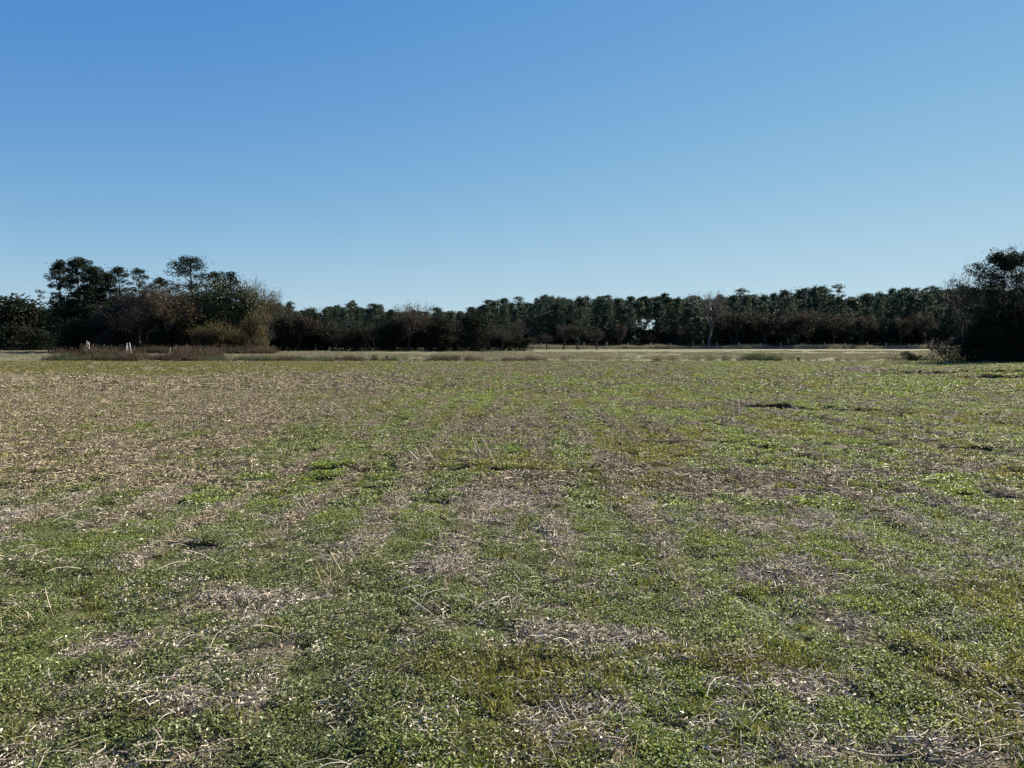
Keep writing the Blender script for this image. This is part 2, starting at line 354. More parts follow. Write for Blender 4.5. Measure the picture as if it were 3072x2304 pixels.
# ------------------------------------------------------------------ scattering
def src(name, mb, m):
    return bpy.data.objects.new(name, mb.mesh(name, m))      # not linked to the scene: only a source of instances
def scatter(name, label, x, y, variants, scale, lime=None, olive=None, tilt=.12, zoff=0.0, yaw=None):
    n = len(x); z = height(x, y)+zoff
    me = bpy.data.meshes.new(name); me.vertices.add(n)
    me.vertices.foreach_set('co', np.stack([x, y, z], -1).astype(np.float32).ravel())
    rot = np.stack([RNG.normal(0, tilt, n), RNG.normal(0, tilt, n), RNG.uniform(0, 6.283, n) if yaw is None else yaw], -1)
    def attr(nm, typ, fld, data): a = me.attributes.new(nm, typ, 'POINT'); a.data.foreach_set(fld, np.ascontiguousarray(data).ravel())
    attr('rot', 'FLOAT_VECTOR', 'vector', rot.astype(np.float32))
    attr('size', 'FLOAT', 'value', scale.astype(np.float32))
    attr('variant', 'INT', 'value', RNG.integers(0, len(variants), n).astype(np.int32))
    attr('lime', 'FLOAT', 'value', (np.zeros(n) if lime is None else lime).astype(np.float32))
    attr('olive', 'FLOAT', 'value', (np.zeros(n) if olive is None else olive).astype(np.float32))
    o = bpy.data.objects.new(name, me); COL.objects.link(o); tag(o, label, None, kind='stuff')
    ng = bpy.data.node_groups.new('scatter_'+name, 'GeometryNodeTree')
    ng.interface.new_socket('Geometry', in_out='INPUT', socket_type='NodeSocketGeometry')
    ng.interface.new_socket('Geometry', in_out='OUTPUT', socket_type='NodeSocketGeometry')
    gi = ng.nodes.new('NodeGroupInput'); go = ng.nodes.new('NodeGroupOutput'); jn = ng.nodes.new('GeometryNodeJoinGeometry')
    def named(nm, t):
        a = ng.nodes.new('GeometryNodeInputNamedAttribute'); a.data_type = t; a.inputs[0].default_value = nm; return a.outputs[0]
    e2r = ng.nodes.new('FunctionNodeEulerToRotation'); ng.links.new(named('rot', 'FLOAT_VECTOR'), e2r.inputs[0])
    sz = named('size', 'FLOAT'); va = named('variant', 'INT')
    for k, v in enumerate(variants):
        oi = ng.nodes.new('GeometryNodeObjectInfo'); oi.inputs['Object'].default_value = v; oi.inputs['As Instance'].default_value = True
        cp = ng.nodes.new('FunctionNodeCompare'); cp.data_type = 'INT'; cp.operation = 'EQUAL'
        ng.links.new(va, cp.inputs[2]); cp.inputs[3].default_value = k
        ip = ng.nodes.new('GeometryNodeInstanceOnPoints'); ng.links.new(gi.outputs[0], ip.inputs['Points'])
        ng.links.new(cp.outputs[0], ip.inputs['Selection']); ng.links.new(oi.outputs['Geometry'], ip.inputs['Instance'])
        ng.links.new(e2r.outputs[0], ip.inputs['Rotation']); ng.links.new(sz, ip.inputs['Scale'])
        ng.links.new(ip.outputs[0], jn.inputs[0])
    ng.links.new(jn.outputs[0], go.inputs[0])
    md = o.modifiers.new('scatter', 'NODES'); md.node_group = ng
    return o
def area_points(y0, y1, dens, margin=1.5, wide=.74):
    x, y = area_points_(y0, y1, dens, margin, wide); k = rut_mask(x, y) < RNG.uniform(.15, .9, len(x)); return x[k], y[k]
def area_points_(y0, y1, dens, margin, wide):
    """uniform points over the part of the field in view"""
    xm = wide*y1+margin; n = int(2*xm*(y1-y0)*dens)
    x = RNG.uniform(-xm, xm, n); y = RNG.uniform(y0, y1, n); k = np.abs(x) < wide*y+margin
    return x[k], y[k]

def leaf_clump(n, rad, leaf, h, seed, stems=True):
    r = np.random.default_rng(seed); mb = MB()
    a = r.uniform(0, 6.283, n); q = rad*np.sqrt(r.uniform(0, 1, n))
    dome = h*(1-(q/rad)**2*.6)
    c = np.stack([q*np.cos(a), q*np.sin(a), dome*r.uniform(.25, 1, n)], -1)
    out = np.stack([np.cos(a), np.sin(a), r.uniform(-.1, .8, n)], -1)*.6+r.normal(size=(n, 3))*.6; out[:, 2] *= .55
    out /= np.linalg.norm(out, axis=1)[:, None]
    nrm = r.normal(size=(n, 3))*.55+np.array([0, 0, 1.]); b = np.cross(nrm, out); b /= np.linalg.norm(b, axis=1)[:, None]
    nz = np.cross(out, b); L_ = leaf*r.uniform(.6, 1.25, n)[:, None]; W = L_*r.uniform(.38, .62, n)[:, None]; f = L_*.14
    # six-point leaf folded along the midrib
    v = np.stack([c-out*L_*.5, c-out*L_*.1+b*W*.5+nz*f, c+out*L_*.3+b*W*.35+nz*f, c+out*L_*.5, c+out*L_*.3-b*W*.35+nz*f, c-out*L_*.1-b*W*.5+nz*f], 1).reshape(-1, 3)
    k = np.arange(n)[:, None]*6
    mb.add(v, np.concatenate([k+np.array([[0, 1, 2, 3]]), k+np.array([[0, 3, 4, 5]])]))
    return mb
def sprig_clump(n, rad, h, seed, bl=.05, wd=.003):
    """short grass blades"""
    r = np.random.default_rng(seed); mb = MB()
    a = r.uniform(0, 6.283, n); q = rad*np.sqrt(r.uniform(0, 1, n)); c = np.stack([q*np.cos(a), q*np.sin(a), np.zeros(n)], -1)
    ln = h*r.uniform(.5, 1.2, n)[:, None]; d = r.normal(size=(n, 3))*.45; d[:, 2] = 1; d /= np.linalg.norm(d, axis=1)[:, None]
    b = np.cross(d, r.normal(size=(n, 3))); b /= np.linalg.norm(b, axis=1)[:, None]
    bend = r.normal(size=(n, 3))*.35; bend[:, 2] = -.1
    w_ = wd*r.uniform(.7, 1.3, n)[:, None]; mid = c+d*ln*.55; tip = mid+(d+bend)*ln*.45
    v = np.stack([c-b*w_, c+b*w_, mid+b*w_*.8, mid-b*w_*.8, tip], 1).reshape(-1, 3); k = np.arange(n)[:, None]*5
    mb.add(v, k+np.array([[0, 1, 2, 3]]), k+np.array([[3, 2, 4]])); return mb
def litter_clump(n, rad, ln, rr, seed, zmax=.03, arch=.25, fleck=1.6):
    r = np.random.default_rng(seed); mb = MB()
    for i in range(n):
        a = r.uniform(0, 6.283); q = rad*math.sqrt(r.uniform()); az = r.uniform(0, 6.283); l = ln*r.uniform(.3, 1.3)
        p = np.array([q*math.cos(a), q*math.sin(a), r.uniform(.004, zmax)]); d = np.array([math.cos(az), math.sin(az), r.normal()*.12])
        s = np.array([-d[1], d[0], 0])*r.normal()*.12; t = np.array([-.5, -.15, .2, .5])[:, None]
        pts = p+d*l*t+s*l*(t**2)*2; pts[1:3, 2] += l*arch*r.uniform(0, .25)
        pts[:, 2] = np.maximum(pts[:, 2], .002)
        mb.tube(pts, rr*r.uniform(.5, 1.3)*np.array([1, .95, .85, .6]), 3, cap=False)
    if fleck:
        k = int(n*fleck); a = r.uniform(0, 6.283, k); q = rad*np.sqrt(r.uniform(0, 1, k))
        mb.leaves(np.stack([q*np.cos(a), q*np.sin(a), r.uniform(.004, zmax, k)], -1), ln*.32*r.uniform(.6, 1.4, k), ln*.13, -.0, r)
    return mb
def stub_clump(n, rad, h, rr, seed, lean=.35):
    r = np.random.default_rng(seed); mb = MB(); l0 = r.normal(size=2)*.2
    for i in range(n):
        p = np.array([r.normal()*rad, r.normal()*rad, -.01]); d = np.array([l0[0]+r.normal()*lean, l0[1]+r.normal()*lean, 1.]); l = h*r.uniform(.35, 1.25)
        k = np.array([r.normal()*.12, r.normal()*.12, 0])
        mb.tube([p, p+d*l*.5+k*l*.5, p+d*l+k*l*1.6], rr*r.uniform(.5, 1.2)*np.array([1, .8, .55]), 3, cap=False)
    return mb
def pick(x, y, p): k = RNG.uniform(0, 1, len(x)) < p; return x[k], y[k]

# leafy weeds ------------------------------------------------
VA = [src('weed_clump', leaf_clump(150, .078, .0130, .050, s), M['weed']) for s in range(5)]
VB = [src('weed_patch', leaf_clump(230, .135, .026, .060, 20+s), M['weed']) for s in range(5)]
VC = [src('weed_mat', leaf_clump(130, .23, .058, .075, 40+s), M['weed']) for s in range(4)]
X, Y = [], []; V = []
def weeds(name, label, y0, y1, dens, vs, smin, smax, thin=1.0, zoff=0):
    x, y = area_points(y0, y1, dens)
    b = brown_map(x, y); hole = fbm(x*2.2, y*2.2, 55, 3)
    x, y = pick(x, y, np.clip(1-thin*b, .03, 1)*(1-bare_map(x, y))*(.30+.70*sst(.40, .50, hole)))
    li = np.clip(lime_map(x, y)*RNG.uniform(.5, 1.4, len(x)), 0, 1); ol = np.clip(olive_map(x, y)*RNG.uniform(.3, 1.2, len(x))+.30*brown_map(x, y)+.14, 0, 1)
    return scatter(name, label, x, y, vs, RNG.uniform(smin, smax, len(x)), li, ol, zoff=zoff)
weeds('low_weeds', 'low leafy green weeds carpeting the near field', 1.8, 7.5, 230, VA, .7, 1.35, .86)
weeds('low_weeds', 'low leafy green weeds across the middle of the field', 7.3, 24, 66, VB, .7, 1.3, .90)
weeds('low_weeds', 'low green weeds on the far part of the near field', 23.5, 67, 30, VC, .6, 1.2, .92)
# short grass -------------------------------------------------
VG = [src('grass_tuft', sprig_clump(90, .07, .055, 60+s), M['grass']) for s in range(4)]
VG2 = [src('grass_tuft', sprig_clump(140, .20, .075, 70+s, wd=.006), M['grass']) for s in range(3)]
x, y = area_points(1.8, 9, 60); x, y = pick(x, y, np.clip(olive_map(x, y)*1.4+.12*lime_map(x, y)+.03, 0, 1)); gx, gy = x, y
scatter('short_grass', 'short yellow green grass growing between the weeds', x, y, VG, RNG.uniform(.7, 1.3, len(x)))
x, y = area_points(9, 40, 7); x, y = pick(x, y, np.clip(olive_map(x, y)*1.2+.25*brown_map(x, y)+.05, 0, 1))
scatter('short_grass', 'short yellow green grass in the middle of the field', x, y, VG2, RNG.uniform(.7, 1.3, len(x)))
# straw litter ------------------------------------------------
VL = [src('litter', litter_clump(36, .10, .052, .0014, 80+s), M['straw']) for s in range(6)]
VL2 = [src('litter', litter_clump(60, .24, .085, .0032, 90+s, .04), M['strawfar']) for s in range(5)]
VL3 = [src('litter', litter_clump(70, .6, .16, .007, 100+s, .06), M['strawfar']) for s in range(3)]
x, y = area_points(1.8, 8, 150); x, y = pick(x, y, np.clip(brown_map(x, y)*.9+.15, 0, 1)*(1-.6*bare_map(x, y)))
scatter('straw_litter', 'grey brown straw and stem litter on the near ground', x, y, VL, RNG.uniform(.6, 1.5, len(x)), zoff=.004)
x, y = area_points(7.8, 25, 30); x, y = pick(x, y, np.clip(brown_map(x, y)*1.0+.06, 0, 1)*(1-.7*bare_map(x, y)))
scatter('straw_litter', 'grey brown straw litter in the middle of the field', x, y, VL2, RNG.uniform(.6, 1.4, len(x)), zoff=.004)
x, y = area_points(24.5, 66, 3.4); x, y = pick(x, y, np.clip(brown_map(x, y)*.75+.02, 0, 1))
scatter('straw_litter', 'pale straw litter on the far part of the near field', x, y, VL3, RNG.uniform(.6, 1.4, len(x)), zoff=.01)
# straw lying along the old crop rows
xs, ys = [], []
for k in range(-14, 16):
    n_ = int(230*(1-abs(k-1)/22)); y = 6.5+55*RNG.uniform(0, 1, n_)**1.4; x = ROW0+ROWSLOPE*y+k*ROW+RNG.normal(0, .04, n_)
    q = (np.abs(x) < .72*y+1) & (RNG.uniform(0, 1, n_) < (.15+.85*sst(.34, .48, fbm(np.full_like(y, k*7.7), y*.55, 40, 3)))*(1-.15*(1-sst(8, 18, y)))); xs.append(x[q]); ys.append(y[q])
x = np.concatenate(xs); y = np.concatenate(ys)
VR = [src('litter', litter_clump(46, .14, .085, .0028, 110+s, .035), M['strawfar']) for s in range(4)]
scatter('row_litter', 'pale straw lying in lines along the old crop rows', x, y, VR, RNG.uniform(.6, 1.1, len(x))*(.8+.2*sst(8, 16, y)+.6*sst(18, 45, y)), zoff=.03)
# long loose stems over the weeds in front
VS = [src('loose_stem', litter_clump(3, .08, .13, .0013, 120+s, .055, .6, 0), M['straw']) for s in range(8)]
x, y = area_points(1.8, 12, 6)
scatter('loose_stems', 'thin bleached stems lying loose over the weeds', x, y, VS, RNG.uniform(.6, 1.7, len(x)), zoff=.012, tilt=.2)
# crop stubble rows -------------------------------------------
VT = [src('stubble', stub_clump(14, .040, .085, .0026, 140+s, .5), M['stub']) for s in range(7)]
VT2 = [src('stubble', stub_clump(12, .07, .11, .0050, 160+s, .5), M['stub']) for s in range(5)]
def stubble(name, label, y0, y1, step, vs, smin, smax, rowp, brp):
    xs, ys = [], []
    km = int((.74*y1+2)/ROW)+1
    for k in range(-km, km+1):
        n = int((y1-y0)/step); y = y0+(np.arange(n)+RNG.uniform(-.5, .5, n))*step; x = ROW0+ROWSLOPE*y+k*ROW+RNG.normal(0, .035, n)
        m_ = np.abs(x) < .74*y+1.5; x, y = x[m_], y[m_]
        rn = fbm(np.full_like(y, k*7.7), y*.55, 40, 3); p = rowp*sst(.34, .50, rn)*sst(2.5, 6, y)*(1-.6*sst(5, 9, np.abs(x-.8)))+brp*.7*brown_map(x, y)+.03
        j = RNG.uniform(0, 1, len(x)) < p; xs.append(x[j]); ys.append(y[j])
    x = np.concatenate(xs); y = np.concatenate(ys)
    return scatter(name, label, x, y, vs, RNG.uniform(smin, smax, len(x)), tilt=.16)
stubble('crop_stubble', 'rows of short broken crop stubble in the near field', 2.4, 13, .075, VT, .55, 1.25, .75, .12)
stubble('crop_stubble', 'rows of short crop stubble farther up the field', 13, 64, .16, VT2, .5, 1.05, .45, .40)
x, y = area_points(7.5, 45, 9); x, y = pick(x, y, np.clip(brown_map(x, y)-.25, 0, 1)*sst(-2, -5, x))
scatter('crop_stubble', 'dense short stubble over the grey left part of the field', x, y, VT2, RNG.uniform(.35, .85, len(x)), tilt=.2)

# tall dry weeds along the ditch --------------------------------
def tallweed(n, rad, h, wd, seed):
    r = np.random.default_rng(seed); mb = MB()
    a = r.uniform(0, 6.283, n); q = rad*np.sqrt(r.uniform(0, 1, n)); c = np.stack([q*np.cos(a), q*np.sin(a), np.zeros(n)-.02], -1)
    ln = h*r.uniform(.35, 1.15, n)[:, None]; d = r.normal(size=(n, 3))*.28; d[:, 2] = 1
    b = np.cross(d, r.normal(size=(n, 3))); b /= np.linalg.norm(b, axis=1)[:, None]; w_ = wd*r.uniform(.5, 1.2, n)[:, None]
    v = np.stack([c-b*w_, c+b*w_, c+d*ln+b*w_*.3, c+d*ln-b*w_*.3], 1).reshape(-1, 3); mb.add(v, np.arange(n)[:, None]*4+np.array([[0, 1, 2, 3]]))
    m2 = n//1; k = r.integers(0, n, m2*2); t = r.uniform(.3, 1, m2*2)[:, None]
    mb.leaves(c[k]+d[k]*ln[k]*t+r.normal(size=(m2*2, 3))*.03, .09, .04, .3, r); return mb
M['palegrass'] = leafy('pale_dry_grass', [(0, (.10, .088, .062)), (.55, (.22, .195, .145)), (1, (.40, .36, .28))], .85, .1, .2)
VWP = [src('pale_grass', tallweed(70, .6, .75, .014, 230+s), M['palegrass']) for s in range(4)]
VF = [src('short_dry_grass', tallweed(160, 1.1, .16, .018, 250+s), M['palegrass']) for s in range(3)]
n = 3600; y = np.sqrt(RNG.uniform(74**2, 150**2, n)); x = RNG.uniform(-.72, .72, n)*y; k = fbm(x*.06, y*.05, 49, 3) > RNG.uniform(.30, .62, n); x, y = x[k], y[k]
scatter('far_grass', 'patches of short dry grass on the pale far field', x, y, VF, RNG.uniform(.5, 1.3, len(x)), tilt=.05)
VW = [src('tall_weed', tallweed(70, .45, .75, .010, 200+s), M['drytall']) for s in range(6)]
n = 2600; x = RNG.uniform(-75, 44, n); y = ditch_y(x)+RNG.normal(0, .75, n)
den = fbm(x*.22, x*0+2, 31, 3); leftk = sst(-26, -30, x)*(1-sst(-40, -42, x))
hgt = .15+1.05*fbm(x*.35, y*.3, 33, 3)+.55*leftk*fbm(x*.5, x*0, 37, 2)
keep = np.where(x < 6, .75*sst(.25, .5, fbm(x*.8, y*.5, 39, 3)), np.where(x > 19, .30, .55)*sst(.42, .6, den)+.0)
keep = np.where((x > -1) & (x < 18), np.where(x < 6, .8, .25)*sst(.40, .6, den)+.05, keep)
keep = np.where((x < -42), .25*sst(.4, .6, den), keep)
keep = np.where(x >= 15, .85*sst(.38, .58, den)+.05, keep)
k = RNG.uniform(0, 1, n) < keep; x, y, hg = x[k], y[k], hgt[k]
scatter('tall_weeds', 'strip of tall brown dry weeds along the ditch across the field', x, y, VW, hg*RNG.uniform(.75, 1.25, len(x)), lime=np.clip(sst(.5, .66, fbm(x*.3, y*.2, 35, 2)), 0, 1), tilt=.1)
n = 240; x = RNG.uniform(-41, -27, n); y = ditch_y(x)+RNG.uniform(0, 6, n)
scatter('tall_weeds', 'reddish brown weed thicket in front of the left tree group', x, y, VW, (.2+1.6*sst(.3, .7, fbm(x*.7, y*.5, 44, 3)))*RNG.uniform(.5, 1.15, n), tilt=.15)
n = 700; x = RNG.uniform(-36, -21, n); y = RNG.uniform(112, 120, n); x = x*y/68
scatter('tall_weeds', 'brown undergrowth at the foot of the left tree group', x, y, VW, RNG.uniform(.6, 1.7, n), tilt=.15)
n = 2600; x = RNG.uniform(5, 150, n); y = 217+RNG.normal(0, 1.2, n)+.0*x
scatter('tall_weeds', 'band of pale dry grass along the far fence', x, y, VWP, RNG.uniform(.7, 1.5, n)*(.6+.8*fbm(x*.12, y*0, 47, 3)), tilt=.12)

# ------------------------------------------------------------------ trees
def pine_meshes(H, start, Rc, seed, nb=44, pads=4, leaf=.34, per=30, far=False, flat=.45, open_=0, lean=.02, small=1):
    r = np.random.default_rng(seed)
    tk = MB(); pts = []; x = y = 0.; ax, ay = r.normal()*lean, r.normal()*lean
    for i in range(9):
        z = H*.97*i/8; pts.append((x, y, z)); x += ax*H/8+r.normal()*.06; y += ay*H/8+r.normal()*.06
    pts = np.array(pts); r0 = H*.0125
    tk.tube(pts, r0*np.linspace(1.15, .18, 9)**.9, 6)
    cr = MB()
    for b in range(nb):
        t = (b+r.uniform())/nb; z = H*(start+(.98-start)*t); f = z/(H*.97)*8; i = min(int(f), 7); p = pts[i]+(pts[i+1]-pts[i])*(f-i)
        az = b*2.399+r.uniform(-.5, .5); prof = math.sin(math.pi*min(1, .18+.80*t))**.65
        if t > .9: prof *= .9
        l = Rc*prof*r.uniform(.55, 1.2); rise = -.05+.75*t+r.normal()*.15
        d = np.array([math.cos(az), math.sin(az), rise]); d /= np.linalg.norm(d)
        e = p+d*l; mid = p+d*l*.5+np.array([0, 0, -.05*l])
        tk.tube([p, mid, e], np.array([.3, .2, .08])*r0*(.6+.5*(1-t)), 3, cap=False)
        for q in range(pads):
            s = r.uniform(.35, 1.05); c = p+(e-p)*s+r.normal(size=3)*np.array([.22, .22, .10])*Rc*.5
            if r.uniform() < open_: continue
            pr = Rc*r.uniform(.16, .30)*small; nn = int(per*r.uniform(.7, 1.3))
            u = r.normal(size=(nn, 3)); u /= np.linalg.norm(u, axis=1)[:, None]; u *= r.uniform(.3, 1, (nn, 1))**.5
            cr.leaves(c+u*pr*np.array([1, 1, flat]), leaf*r.uniform(.6, 1.2, nn), leaf*.42, .45, r)
    top = pts[-1]; nn = per*4; u = r.normal(size=(nn, 3))*np.array([.28, .28, .12])*Rc
    cr.leaves(top+u+np.array([0, 0, -.15]), leaf, leaf*.42, .45, r)
    return tk, cr
def hardwood_meshes(H, W, seed, leaf=.28, nleaf=2500, depth=5, fork=.22, clump=.5, stem=1):
    r = np.random.default_rng(seed); tk = MB(); tips = []
    def grow(p, d, l, rad, k):
        q = p+d*l*.5+r.normal(size=3)*l*.05; e = p+d*l+r.normal(size=3)*l*.06
        tk.tube([p, q, e], np.array([rad, rad*.82, rad*.62]), 5 if k < 2 else 3, cap=False)
        if k >= 2: tips.append((q, l)); tips.append((e, l))
        if k == depth: return
        nc = 3 if k < 4 else 3
        if k == 0: nc = 4
        a0 = r.uniform(0, 6.28)
        for c in range(nc):
            a = a0+c*6.283/nc+r.normal()*.4; sp = r.uniform(.35, .85)*(1 if c else .5)
            u = np.cross(d, [0, 0, 1.] if abs(d[2]) < .9 else [1., 0, 0]); u /= np.linalg.norm(u); v = np.cross(d, u)
            nd = d+sp*(math.cos(a)*u+math.sin(a)*v); nd[2] += .12; nd[:2] *= (1+.25*(W-1)); nd /= np.linalg.norm(nd)
            s = r.uniform(0.35, 1) if (c and k) else 1
            grow(p+(e-p)*s, nd, l*r.uniform(.60, .82), rad*.58, k+1)
    for s in range(stem):
        d = np.array([r.normal()*.06*stem, r.normal()*.06*stem, 1.]); d /= np.linalg.norm(d)
        grow(np.array([r.normal()*.012*(stem-1), r.normal()*.012*(stem-1), -.01]), d, fork, .021/math.sqrt(stem), 0)
    v = np.concatenate(tk.v); zmax = np.percentile(v[:, 2], 99.7)
    sc = H/zmax
    for i in range(len(tk.v)): tk.v[i] = tk.v[i]*sc
    cr = MB()
    if nleaf:
        P = np.array([t[0] for t in tips])*sc; k = r.integers(0, len(P), nleaf)
        cr.leaves(P[k]+r.normal(size=(nleaf, 3))*clump, leaf*r.uniform(.6, 1.2, nleaf), leaf*.6, .1, r)
    return tk, cr
def bush_meshes(H, W, seed, leaf=.16, nleaf=3000, lumps=9, low=.1):
    """dense leafy mass of several uneven lobes on short stems"""
    r = np.random.default_rng(seed); tk = MB(); cr = MB()
    for i in range(lumps):
        a = r.uniform(0, 6.283); q = W*.62*math.sqrt(r.uniform()); z = H*(low+.35+(.62-low)*r.uniform()*(1-(q/W)**2*.8)); rr = H*r.uniform(.12, .26)
        z = min(z, H-rr*.75); c = np.array([q*math.cos(a), q*math.sin(a), z])
        tk.tube([(c[0]*.15, c[1]*.15, -.05), (c[0]*.5, c[1]*.6, z*.5), c], H*.012*np.array([1.2, .8, .4]), 4, cap=False)
        nn = nleaf//lumps; u = r.normal(size=(nn, 3)); u /= np.linalg.norm(u, axis=1)[:, None]; u *= r.uniform(.35, 1.08, (nn, 1))**.6
        u *= (1+.25*np.sin(u[:, :1]*9+a)*np.cos(u[:, 1:2]*7)); 
        cr.leaves(c+u*rr*np.array([1.15, 1.15, .95]), leaf*r.uniform(.6, 1.3, nn), leaf*.55, .2, r)
    nn = nleaf//3; a = r.uniform(0, 6.283, nn); q = W*np.sqrt(r.uniform(0, 1, nn)); z = H*r.uniform(0, .55, nn)*(1.1-(q/W)**2*.6)
    cr.leaves(np.stack([q*np.cos(a), q*np.sin(a), z+.05], -1), leaf, leaf*.55, .2, r)
    return tk, cr
def meshes(pair, tm, cm, name):
    t, c = pair; return (t.mesh('trunk', tm), c.mesh('crown', cm) if c.v else None)
def tree(kind, ms, x, y, H, Href, label, group=None, rz=None, wide=1.0, cat='tree'):
    t = empty(kind, (x, y, float(height(np.array([x]), np.array([y]))[0])-.05), random.uniform(0, 6.28) if rz is None else rz, label, cat, group)
    s = H/Href; t.scale = (s*wide, s*wide, s)
    child('trunk', ms[0], t)
    if ms[1]: child('crown', ms[1], t)
    return t
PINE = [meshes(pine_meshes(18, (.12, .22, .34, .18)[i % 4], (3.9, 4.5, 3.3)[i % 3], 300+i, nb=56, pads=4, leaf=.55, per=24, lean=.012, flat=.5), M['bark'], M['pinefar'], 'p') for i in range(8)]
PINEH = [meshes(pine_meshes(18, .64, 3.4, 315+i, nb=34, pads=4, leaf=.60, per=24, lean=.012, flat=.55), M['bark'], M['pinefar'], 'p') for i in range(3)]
HARD = [meshes(hardwood_meshes(10, 1.2, 320+i, leaf=.28, nleaf=3600, depth=5, clump=.42, stem=2), M['greybark'], M['russet'], 'h') for i in range(5)]
HARDG = [meshes(hardwood_meshes(10, 1.2, 330+i, leaf=.26, nleaf=2600, depth=5, clump=.38, stem=2), M['greybark'], M['greytwig'], 'h') for i in range(4)]
BUSH = [meshes(bush_meshes(6, 3.6, 340+i, leaf=.34, nleaf=3000, lumps=11), M['greybark'], M['cedar'], 'b') for i in range(4)]

EVG = [meshes(bush_meshes(9, 2.6, 345+i, leaf=.34, nleaf=4200, lumps=16, low=0), M['greybark'], M['cedar'], 'b') for i in range(3)]
# silhouette of the wood as seen along the horizon: photo column -> row of the treetops
SX = [-600, 560, 830, 870, 930, 1000, 1045, 1100, 1150, 1200, 1290, 1350, 1420, 1460, 1500, 1550, 1600, 1640, 1700, 1770, 1820, 1860, 1930, 1980, 2050, 2090, 2180, 2220, 2280, 2350, 2420, 2460, 2560, 2600, 2680, 2750, 2800, 2850, 3000, 3600]
SY = [925, 925, 912, 915, 918, 930, 912, 917, 925, 930, 932, 930, 920, 904, 910, 897, 908, 893, 898, 893, 892, 890, 893, 890, 894, 892, 888, 874, 882, 884, 876, 872, 886, 880, 877, 872, 866, 872, 870, 870]
def wood_label(px, label):
    if label == 'right':
        for lim, l in ((1850, 'tall pine in the left end of the wood behind the first fence posts'), (2030, 'high-crowned pine where sky shows between the trunks of the far wood'), (2400, 'tall pine rising behind the leafless tree and the first brown hardwoods'),
                       (2600, 'tall pine around and below the lone flat-topped pine'), (2850, 'tall pine in the far wood between the lone pine and the dark thicket'), (9999, 'tall pine in the far wood behind the black thicket at the right')):
            if px < lim: return l, 'pines: '+l.replace('tall pine ', '').replace('high-crowned pine ', '')
    for lim, l in ((850, 'distant pine showing behind and beside the left tree group'), (1200, 'distant pine behind the left half of the dark hedge row'), (1450, 'distant pine behind the reddish half-leafless tree and the hedge right of it'), (9999, 'distant pine behind the right end of the dark hedge row')):
        if px < lim: return l, 'pines: '+l.replace('distant pine ', '')
def wood(n_rows, y0, dy, px0, px1, step, label, group, dim=0):
    for r_ in range(n_rows):
        Y0 = y0+r_*dy; x0, x1 = at_dist(px0, Y0), at_dist(px1, Y0); x = x0+random.uniform(0, step)
        while x < x1:
            yy = Y0+random.uniform(-dy*.4, dy*.4); px = 1536+x/yy*FPX
            if True:
                h = top_height(np.interp(px, SX, SY), yy)*random.choice((.82, .88, .93, .97, 1.0, 1.02, 1.07))*(.93 if 2465 < px < 2560 else 1)*(1 if r_ else .93)
                tree('pine_tree', (PINEH[random.randrange(3)] if 1860 < px < 2020 else PINE[random.randrange(8)]), x, yy, h, 18, *wood_label(px, label), wide=random.uniform(.60, 1.15))
            x += step*random.uniform(.6, 1.4)
wood(5, 236, 13, 1600, 3250, 6.0, 'right', None)
wood(3, 290, 16, 60, 1720, 6.2, 'left', None)
for i in range(34):
    px = 1600+i*38+random.uniform(-14, 14); yy = random.uniform(229, 234)
    if 1905 < px < 1990: continue
    tree('young_pine', PINE[i % 8], at_dist(px, yy), yy, random.uniform(8.5, 13.5), 18, 'young dark green pine among the trunks along the front of the far wood', 'young pines along the front of the far wood', wide=random.uniform(.9, 1.3))
# undergrowth deep in the wood, one mass
VU = [src('undergrowth', bush_meshes(5, 3.6, 360+s, leaf=.5, nleaf=900, lumps=7)[1], M['cedar']) for s in range(3)]
n = 520; x = RNG.uniform(8, 200, n); y = RNG.uniform(229, 300, n)
scatter('wood_undergrowth', 'dark undergrowth filling the wood behind the far fence', x, y, VU, RNG.uniform(.6, 1.5, n))
n = 330; x = RNG.uniform(-230, 30, n); y = RNG.uniform(300, 345, n)
scatter('wood_undergrowth', 'dark undergrowth filling the distant wood left of centre', x, y, VU, RNG.uniform(.7, 1.6, n))
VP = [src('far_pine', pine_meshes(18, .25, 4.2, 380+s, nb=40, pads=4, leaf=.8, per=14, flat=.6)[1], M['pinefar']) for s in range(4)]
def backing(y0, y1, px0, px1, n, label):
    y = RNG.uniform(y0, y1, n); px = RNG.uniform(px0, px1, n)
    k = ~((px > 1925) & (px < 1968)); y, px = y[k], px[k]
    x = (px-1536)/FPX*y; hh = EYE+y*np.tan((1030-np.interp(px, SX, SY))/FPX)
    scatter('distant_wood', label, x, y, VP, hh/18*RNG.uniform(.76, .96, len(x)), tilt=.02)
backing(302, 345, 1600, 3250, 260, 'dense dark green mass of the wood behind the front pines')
backing(345, 400, 60, 1700, 230, 'dense mass of the distant wood behind its front pines')
# one tree standing above the wood
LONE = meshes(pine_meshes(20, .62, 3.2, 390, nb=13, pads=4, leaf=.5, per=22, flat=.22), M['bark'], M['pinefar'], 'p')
tree('pine_tree', LONE, at_dist(2510, 262), 262, top_height(853, 262), 20, 'lone flat-topped pine with layered branches rising highest above the far wood')

